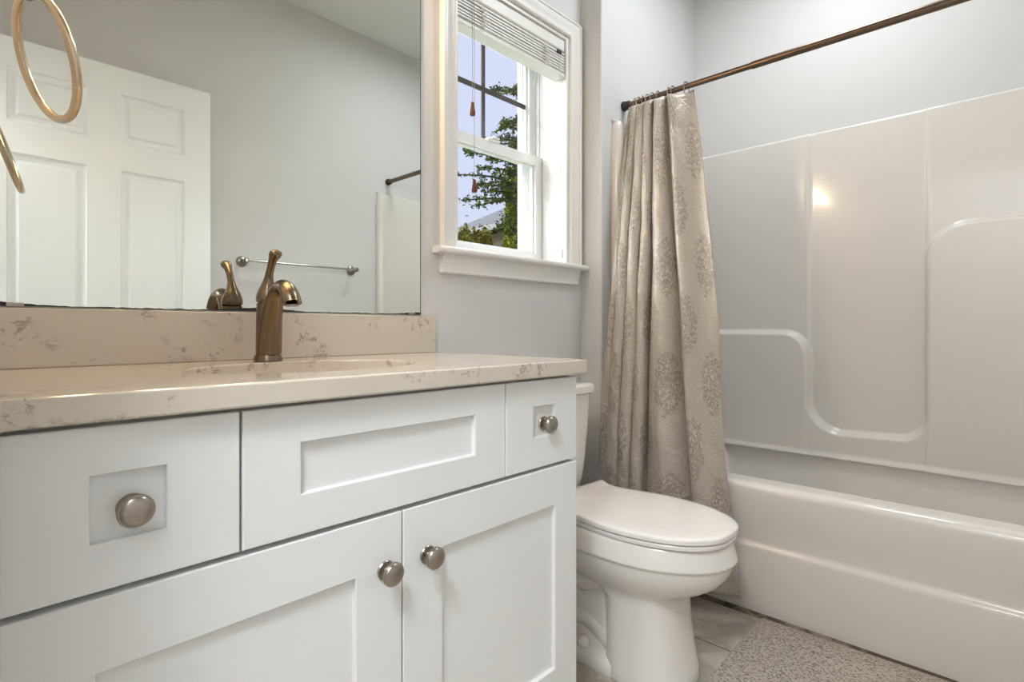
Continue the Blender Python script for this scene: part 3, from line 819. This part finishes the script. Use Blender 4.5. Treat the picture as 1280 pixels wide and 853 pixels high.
def curtain():
    bm = bmesh.new(); uvl = bm.loops.layers.uv.new('UVMap')
    ratio = lambda u: None
    F = (math.cos(PHI), math.sin(PHI)); Rr = (math.sin(PHI), -math.cos(PHI))
    # measured fold positions (x, y) along the hem at four heights
    rows = [
        (1.828, [(1.925, 1.167), (1.94, 1.150), (1.94, 1.124), (1.94, 1.092), (1.94, 1.058), (1.94, 1.014), (1.94, 0.907)]),
        (1.20, [(1.818, 1.166), (1.832, 1.142), (1.850, 1.108), (1.866, 1.069), (1.88, 1.034), (1.885, 0.943), (1.885, 0.808)]),
        (0.42, [(1.762, 1.203), (1.772, 1.160), (1.785, 1.112), (1.80, 1.066), (1.812, 1.023), (1.828, 0.861), (1.835, 0.735)]),
        (0.055, [(1.745, 1.205), (1.76, 1.165), (1.775, 1.117), (1.79, 1.070), (1.805, 1.022), (1.828, 0.825), (1.845, 0.697)]),
    ]
    amp = [[.030, .050, .052, .052, .054, .040], [.034, .058, .062, .062, .066, .048], [.028, .052, .064, .064, .070, .050], [.028, .052, .062, .062, .066, .044]]
    rnd = random.Random(5)
    NZ, NF = 130, 22
    cloth = [0.10, 0.13, 0.13, 0.13, 0.18, 0.22]
    V = []; UV = []
    for i in range(NZ + 1):
        g = i / NZ; z = 1.828 + (0.055 - 1.828) * g
        for s in range(3):
            if rows[s + 1][0] <= z + 1e-9: break
        t = (rows[s][0] - z) / (rows[s][0] - rows[s + 1][0])
        # smooth in time with catmull style tangent blend
        t2 = t
        E_ = []
        for q in range(7):
            pt = []
            for c_ in (0, 1):
                zk = [r_[0] for r_ in rows]; vk = [r_[1][q][c_] for r_ in rows]
                sl_ = [(vk[n_ + 1] - vk[n_]) / (zk[n_ + 1] - zk[n_]) for n_ in range(3)]
                tg = [sl_[0], (sl_[0] + sl_[1]) / 2, (sl_[1] + sl_[2]) / 2, sl_[2]]
                H_ = zk[s + 1] - zk[s]
                pt.append((2*t**3-3*t*t+1) * vk[s] + (t**3-2*t*t+t) * H_ * tg[s] + (-2*t**3+3*t*t) * vk[s+1] + (t**3-t*t) * H_ * tg[s+1])
            E_.append(tuple(pt))
        A = [a + (b - a) * t for a, b in zip(amp[s], amp[s + 1])]
        row = []; uv = []; cu = 0
        for f in range(6):
            for q in range(NF + (1 if f == 5 else 0)):
                h = q / NF
                (ax, ay), (bx_, by) = E_[f], E_[f + 1]
                w_ = abs(by - ay)
                pr = math.sin(PI * h) ** 0.55
                ov = 0.75 * math.sin(2 * PI * h)
                if f == 5:   # last wide fold: steep left shoulder, then a flat hanging panel with a free edge
                    sh = 0.26 - .08 * g
                    pr = math.sin(PI / 2 * min(1, h / sh)) ** 0.6 * (1 - 0.9 * sst((h - sh) / (1 - sh)))
                    pr += 0.16 * math.sin(PI * h * 2.0 + 2.4 * g) * (h > .15)
                    ov = 0.0
                if f == 4:
                    pr = pr * (1 - 0.55 * g * sst((h - 0.45) / 0.55)) + 0.05 * g * math.sin(7 * h + 5 * g)
                    ov *= 0.35 * (1 - g)
                y = ay + (by - ay) * (h - ov / (2 * PI) * 1.9)
                x = ax + (bx_ - ax) * h - A[f] * pr
                wr = 0.0022 * math.sin(17 * z + 3 * f + 4 * h) + 0.0015 * math.sin(41 * z + 9 * h + f * 2.1)
                x += wr * math.sin(PI * h)
                y += 0.002 * math.sin(9 * z + f * 1.7)
                # top edge pinched up to the rings
                zt = z
                if g < 0.03: zt += 0.006 * (1 - g / 0.03) * math.cos(2 * PI * h)
                if g > 0.9: zt += 0.004 * math.sin(PI * h) * (g - .9) * 10
                row.append(bm.verts.new((x, y, zt))); uv.append((cu + cloth[f] * h, z))
            cu += cloth[f]
        V.append(row); UV.append(uv)
    for i in range(NZ):
        for j in range(len(V[0]) - 1):
            f = bm.faces.new((V[i][j], V[i][j + 1], V[i + 1][j + 1], V[i + 1][j]))
            for lp, (a, b) in zip(f.loops, ((i, j), (i, j + 1), (i + 1, j + 1), (i + 1, j))): lp[uvl].uv = UV[a][b]
    return bm
cur = obj('shower_curtain', curtain(), 'damask', smooth_=True, angle=180, weld=False)
s = cur.modifiers.new('thick', 'SOLIDIFY'); s.thickness = 0.0014; s.offset = 0
tag(cur, 'champagne damask shower curtain bunched at the end of the bronze rod', 'shower curtain')

# ------------------------------------------------------------------ bath mat
bmx = bmesh.new()
loft(bmx, [rounded_rect(1.345, 1.858, -0.16, 0.640, .012, 0.0005, 4), rounded_rect(1.343, 1.860, -0.162, 0.642, .012, 0.005, 4), rounded_rect(1.348, 1.855, -0.157, 0.637, .012, 0.008, 4)])
bmesh.ops.rotate(bmx, verts=bmx.verts, cent=(1.855, 0.64, 0), matrix=Matrix.Rotation(math.radians(1.0), 3, 'Z'))
tag(obj('bath_mat', bmx, 'mat', smooth_=True, angle=30), 'beige ribbed bath mat on the floor along the tub', 'bath mat')

# ------------------------------------------------------------------ towel ring on the left wall
tr = thing('towel_ring', 'champagne metal towel ring hanging at the left beside the mirror', 'towel ring', (XL, 1.0, 1.41))
c0 = Vector((0.10950, 1.0030, 1.3287)); th, ph, rad = 0.1795, 0.300, 0.0806
nn = Vector((math.cos(th) * math.cos(ph), math.sin(th) * math.cos(ph), math.sin(ph)))
aa = nn.cross(Vector((0, 0, 1))).normalized(); bb = nn.cross(aa).normalized()
bm = bmesh.new()
pts = [c0 + aa * (rad * math.cos(2 * PI * i / 64)) + bb * (rad * math.sin(2 * PI * i / 64)) for i in range(64)]
tube(bm, pts, 0.0058, 16, closed=True, up=nn)
obj('ring', bm, 'ring_metal', tr, smooth_=True, angle=60)
topp = max(pts, key=lambda p: p.z)
bm = bmesh.new()
lathe(bm, [(.001, 0), (.026, 0), (.027, .004), (.022, .009), (.010, .012), (.0085, .02), (.0085, topp.x - XL - .004), (.011, topp.x - XL), (.0105, topp.x - XL + .006), (.006, topp.x - XL + .011), (.001, topp.x - XL + .012)], (XL + .0005, topp.y, topp.z + 0.004), 'X', 28)
obj('post', bm, 'nickel', tr, smooth_=True)

# ------------------------------------------------------------------ towel bar on the wall opposite the mirror
tb = thing('towel_bar', 'nickel towel bar on the wall seen in the mirror', 'towel bar', (1.38, YC, 1.287))
for x in (1.073, 1.684):
    bm = bmesh.new(); lathe(bm, [(.001, 0), (.027, 0), (.0275, .004), (.023, .009), (.012, .012), (.0095, .018), (.0095, .052), (.0125, .056), (.0125, .072), (.009, .077), (.001, .078)], (x, YC + .0005, 1.287), 'Y', 28)
    obj('bracket', bm, 'nickel', tb, smooth_=True)
bm = bmesh.new(); tube(bm, [(1.06, YC + .064, 1.287), (1.70, YC + .064, 1.287)], .0055, 16, up=Vector((0, 0, 1))); obj('bar', bm, 'chrome', tb, smooth_=True)

# ------------------------------------------------------------------ open panelled door folded back towards the front wall (seen in the mirror)
door = bpy.data.objects.new('door_1', None); C.objects.link(door); door.location = (0.075, -0.175, 0); OFF[door.name] = Vector(door.location)
door['kind'] = 'structure'; door['label'] = 'white six panel door standing open, seen in the mirror'
def panel_door():
    x0, x1, z0, z1, yf, yb = 0.075, 0.887, 0.012, 2.040, -0.156, -0.191
    cols = [(0.188, 0.428), (0.541, 0.780)]; rws = [(0.24, 0.74), (0.86, 1.611), (1.729, 1.931)]
    bm = bmesh.new()
    xs = sorted({x0, x1, *[v for c in cols for v in c]}); zs = sorted({z0, z1, *[v for c in rws for v in c]})
    def isp(xa, za): return any(abs(xa - c[0]) < 1e-6 for c in cols) and any(abs(za - r_[0]) < 1e-6 for r_ in rws)
    for y, sg in ((yf, -1), (yb, 1)):
        for xa, xb in zip(xs[:-1], xs[1:]):
            for za, zb in zip(zs[:-1], zs[1:]):
                if isp(xa, za):
                    def rg(d, dy): return [bm.verts.new(p) for p in ((xa + d, y + sg * dy, za + d), (xb - d, y + sg * dy, za + d), (xb - d, y + sg * dy, zb - d), (xa + d, y + sg * dy, zb - d))]
                    seq = [rg(0, 0), rg(.004, .006), rg(.012, .009), rg(.026, .009), rg(.034, .003), rg(.036, .0025)]
                    for a, b in zip(seq[:-1], seq[1:]):
                        for q in range(4): bm.faces.new((a[q], a[(q + 1) % 4], b[(q + 1) % 4], b[q]))
                    bm.faces.new(seq[-1])
                else:
                    bm.faces.new([bm.verts.new(p) for p in ((xa, y, za), (xb, y, za), (xb, y, zb), (xa, y, zb))])
    for p in (((x0, yf, z0), (x0, yb, z0), (x0, yb, z1), (x0, yf, z1)), ((x1, yf, z0), (x1, yb, z0), (x1, yb, z1), (x1, yf, z1)),
              ((x0, yf, z1), (x1, yf, z1), (x1, yb, z1), (x0, yb, z1)), ((x0, yf, z0), (x1, yf, z0), (x1, yb, z0), (x0, yb, z0))):
        bm.faces.new([bm.verts.new(q) for q in p])
    return bm
obj('door_leaf', panel_door(), 'door', door)
bm = bmesh.new()
for s, y in ((1, -0.156), (-1, -0.191)):
    lathe(bm, [(.001, 0), (.031, 0), (.031, s * .004), (.013, s * .008), (.011, s * .022), (.026, s * .034), (.028, s * .045), (.020, s * .056), (.001, s * .058)], (0.825, y, 0.93), 'Y', 24)
obj('door_handle', bm, 'nickel', door, smooth_=True)

# ------------------------------------------------------------------ raised window blind
bl = thing('window_blind', 'raised white horizontal blind at the top of the window', 'window blind', (1.415, YA + 0.04, WZ1 - 0.012))
bx0, bx1 = WX0 + 0.014, WX1 - 0.016
BYa, BYb = YA + 0.006, YA + 0.056
bm = bmesh.new(); bx(bm, bx0, bx1, BYa, BYb, 2.022, 2.068); obj('headrail', bm, 'blind', bl, bevel=0.006)
zs_ = 2.016; n = 0
sl = []
while zs_ > 1.947:
    bm = bmesh.new()
    tilt = 0.0006 * math.sin(n * 2.1)
    loft(bm, [[(x, BYa + 0.001, zs_), (x, (BYa + BYb) / 2, zs_ + 0.0022), (x, BYb - 0.001, zs_ + tilt), (x, BYb - 0.001, zs_ - 0.0052 + tilt), (x, (BYa + BYb) / 2, zs_ - 0.0030), (x, BYa + 0.001, zs_ - 0.0052)] for x in (bx0 + 0.002, bx1 - 0.002)])
    obj('slat', bm, 'blind', bl, smooth_=False)
    zs_ -= 0.0098 if n % 3 else 0.0125; n += 1
bm = bmesh.new(); bx(bm, bx0 + .001, bx1 - .001, BYa, BYb, 1.922, 1.938); obj('bottom_rail', bm, 'blind', bl, bevel=0.003)
for x in (1.255, 1.575):     # ladder cords bunched up over the stack
    bm = bmesh.new(); rnd = random.Random(int(x * 100))
    for dz in range(13):
        z = 2.014 - dz * 0.0055
        p = [(x + rnd.uniform(-.004, .004), BYa - .001 - .006 * abs(math.sin(q)), z - .011 * q / 4 * 2) for q in (0, 1, 2)]
        tube(bm, spline([(x - .003, BYa - .0010, z), (x + rnd.uniform(-.020, .020), BYa - rnd.uniform(.006, .013), z - .008), (x + .004, BYa - .0010, z - .012)], 5), .0016, 6)
    obj('ladder_cord', bm, 'cord', bl, smooth_=True)
def tassel_cord(x, y, zend, lab):
    bm = bmesh.new(); tube(bm, [(x, BYa - .001, 2.02), (x, BYa - .004, 2.0), (x, y, 1.9), (x, y, zend + .034)], .0009, 6); c = obj('pull_cord', bm, 'cord_dark', bl, smooth_=True)
    c['label'] = lab
    bm = bmesh.new(); lathe(bm, [(.001, .042), (.0056, .041), (.0056, .035), (.0062, .030), (.0092, .014), (.0102, .006), (.0085, .000), (.001, -.001)], (x, y, zend), 'Z', 20)
    obj('tassel', bm, 'wood_tassel', c, smooth_=True)
tassel_cord(1.199, BYa - 0.006, 1.638, 'grey pull cord with shorter drop and wooden tassel')
tassel_cord(1.207, BYa - 0.006, 1.390, 'grey pull cord with longer drop and wooden tassel')
bm = bmesh.new(); tube(bm, [(1.654, BYa - .001, 2.004), (1.656, BYa - .004, 1.98), (1.668, BYa - .002, 1.26)], .0012, 6); wc = obj('tilt_cord', bm, 'cord', bl, smooth_=True)
bm = bmesh.new(); lathe(bm, [(.001, .042), (.0034, .041), (.0044, .030), (.0060, .004), (.0052, 0), (.001, 0)], (1.6685, BYa - .002, 1.222), 'Z', 16); obj('tassel', bm, 'seat_plastic', wc, smooth_=True)
bm = bmesh.new(); bx(bm, 1.642, 1.666, BYa - .0035, BYa + .002, 2.006, 2.018); obj('cord_guide', bm, 'rubber', bl)

# ------------------------------------------------------------------ outside: neighbour house, tree, hedge, ground
gm = bmesh.new(); bx(gm, -6, 30, YA + T + 0.01, 34, -0.5, -0.2)
struct('ground', gm, 'grass')
hs = thing('neighbour_house', 'neighbouring house with a grey hip roof seen through the lower sash', 'house', (13, 9, -0.2))
obj('wall', BX(10.4, 15.6, 5.5, 11.6, -0.2, 3.50), 'stucco', hs)
bm = bmesh.new()
e = [(9.95, 4.5, 3.64), (16.05, 4.5, 3.64), (16.05, 12.05, 3.64), (9.95, 12.05, 3.64)]; rd = [(13, 7.3, 5.45), (13, 9.2, 5.45)]
vs = [bm.verts.new(p) for p in e]; r1, r2 = [bm.verts.new(p) for p in rd]
for f in ((vs[0], vs[3], r2, r1), (vs[3], vs[2], r2), (vs[2], vs[1], r1, r2), (vs[1], vs[0], r1), tuple(vs)): bm.faces.new(f)
obj('roof', bm, 'shingle', hs)
bm = bmesh.new(); bx(bm, 9.93, 9.98, 4.5, 12.07, 3.50, 3.65); bx(bm, 9.98, 16.05, 12.03, 12.07, 3.50, 3.65)
obj('fascia', bm, 'fascia', hs)

def leaves(bm, pts, size, rnd):
    for p in pts:
        a = rnd.uniform(0, 2 * PI); e_ = rnd.uniform(-1.0, 1.0); s_ = size * rnd.uniform(.6, 1.3)
        d = Vector((math.cos(a) * math.cos(e_), math.sin(a) * math.cos(e_), math.sin(e_)))
        q = d.cross(Vector((rnd.uniform(-1, 1), rnd.uniform(-1, 1), rnd.uniform(-1, 1))))
        if q.length < 1e-3: continue
        q.normalize(); p = Vector(p)
        bm.faces.new([bm.verts.new(v) for v in (p - d * s_, p + q * s_ * .45, p + d * s_, p - q * s_ * .45)])

def tree(name, label, base, tz, branches, lmat, size, group=None):
    t = thing(name, label, 'tree', base)
    rnd = random.Random(11)
    wood = bmesh.new(); lf = bmesh.new(); B = Vector(base)
    tube(wood, [B, B + Vector((.05, 0, tz * .4)), B + Vector((0, .05, tz * .75)), B + Vector((.04, 0, tz))], [.09, .07, .045, .015], 10)
    for (z0, dx, dy, dz, dens, spread) in branches:
        st = B + Vector((0.0, 0, z0)); en = st + Vector((dx, dy, dz))
        mid = (st + en) / 2 + Vector((0, 0, .12))
        P = [Vector(p) for p in spline([tuple(st), tuple(mid), tuple(en)], 10)]
        tube(wood, P, [.022 * (1 - i / len(P)) + .004 for i in range(len(P))], 6)
        pts = []
        for i, p in enumerate(P):
            tt = i / len(P)
            if tt < .12: continue
            for b in range(2):
                tw = Vector((rnd.uniform(-1, 1), rnd.uniform(-1, 1), rnd.uniform(-.7, .8))); tw.normalize(); tw *= spread * rnd.uniform(.4, 1) * (1.15 - .5 * tt)
                q = p + tw
                tube(wood, [p, (p + q) / 2 + Vector((0, 0, .02)), q], [.005, .004, .0025], 4)
                for k_ in range(dens):
                    u = rnd.uniform(.15, 1.05); r_ = spread * .13
                    pts.append(p + tw * u + Vector((rnd.gauss(0, r_), rnd.gauss(0, r_), rnd.gauss(0, r_))))
        leaves(lf, pts, size, rnd)
    obj('trunk', wood, 'bark', t, weld=False)
    obj('foliage', lf, lmat, t, weld=False)
    return t
rb = random.Random(21); br = []
for i in range(12):          # thin upper sprays
    br.append((rb.uniform(3.6, 4.8), -rb.uniform(.25, .75), rb.uniform(.1, .7), rb.uniform(-.1, .5), 4, .14))
for i in range(13):           # long thin middle branches
    br.append((rb.uniform(2.9, 3.7), -rb.uniform(.5, 1.40), rb.uniform(0, .6), rb.uniform(-.1, .35), 5, .15))
for i in range(12):
    br.append((rb.uniform(2.3, 3.7), -rb.uniform(.1, .42), rb.uniform(-.3, .6), rb.uniform(-.2, .3), 11, .22))
tree('garden_tree', 'small leaved tree with thin branches outside at right of the window view', (6.55, 5.6, -0.2), 5.2, br, 'leaf', 0.032)
# hedge bushes, each its own shrub
def bush(cx, cy, h, r, lab, mat, n, size=.045):
    t = thing('hedge_shrub', lab, 'shrub', (cx, cy, -0.2), 'shrubs below the window view')
    rnd = random.Random(int(cx * 31)); bm = bmesh.new(); pts = []
    for i in range(n):
        a = rnd.uniform(0, 2 * PI); zf = rnd.random() ** .6; rr_ = r * (1 - .5 * zf) * rnd.uniform(.55, 1.05)
        pts.append((cx + rr_ * math.cos(a), cy + rr_ * math.sin(a), -0.1 + (h + rnd.gauss(0, .09)) * zf))
    leaves(bm, pts, size, rnd); obj('foliage', bm, mat, t, weld=False)
    bm = bmesh.new(); tube(bm, [(cx, cy, -0.2), (cx + .03, cy, h * .5), (cx, cy + .04, h * .92)], [.04, .03, .008], 8)
    for q in range(6):
        a = q * 1.05; tube(bm, [(cx, cy, h * .3), (cx + r * .5 * math.cos(a), cy + r * .5 * math.sin(a), h * .75)], [.02, .006], 6)
    obj('stem', bm, 'bark', t, weld=False)
bush(5.20, 6.05, 2.32, .42, 'low olive shrub at far left of the window view', 'hedge', 5200)
bush(5.95, 6.45, 2.52, .50, 'olive shrub in the middle of the lower window view', 'hedge', 7000)
bush(6.92, 6.35, 3.65, .46, 'bright yellow green shrub at the right of the lower window view', 'leaf_sun', 7000)
bush(5.55, 5.00, 1.95, .30, 'yellow green shrub in front of the right of the lower window view', 'leaf_sun', 3200, .035)
# weathered pointed post top standing among the shrubs
bm = bmesh.new()
px_, py_ = 4.02, 4.06
loft(bm, [[(px_ - a, py_ - a, z), (px_ + a, py_ - a, z), (px_ + a, py_ + a, z), (px_ - a, py_ + a, z)] for a, z in ((.05, -.2), (.05, 1.40), (.062, 1.40), (.062, 1.44), (.02, 1.60))])
tag(obj('garden_post', bm, 'greypost'), 'pale grey tapered post top among the shrubs outside', 'post')
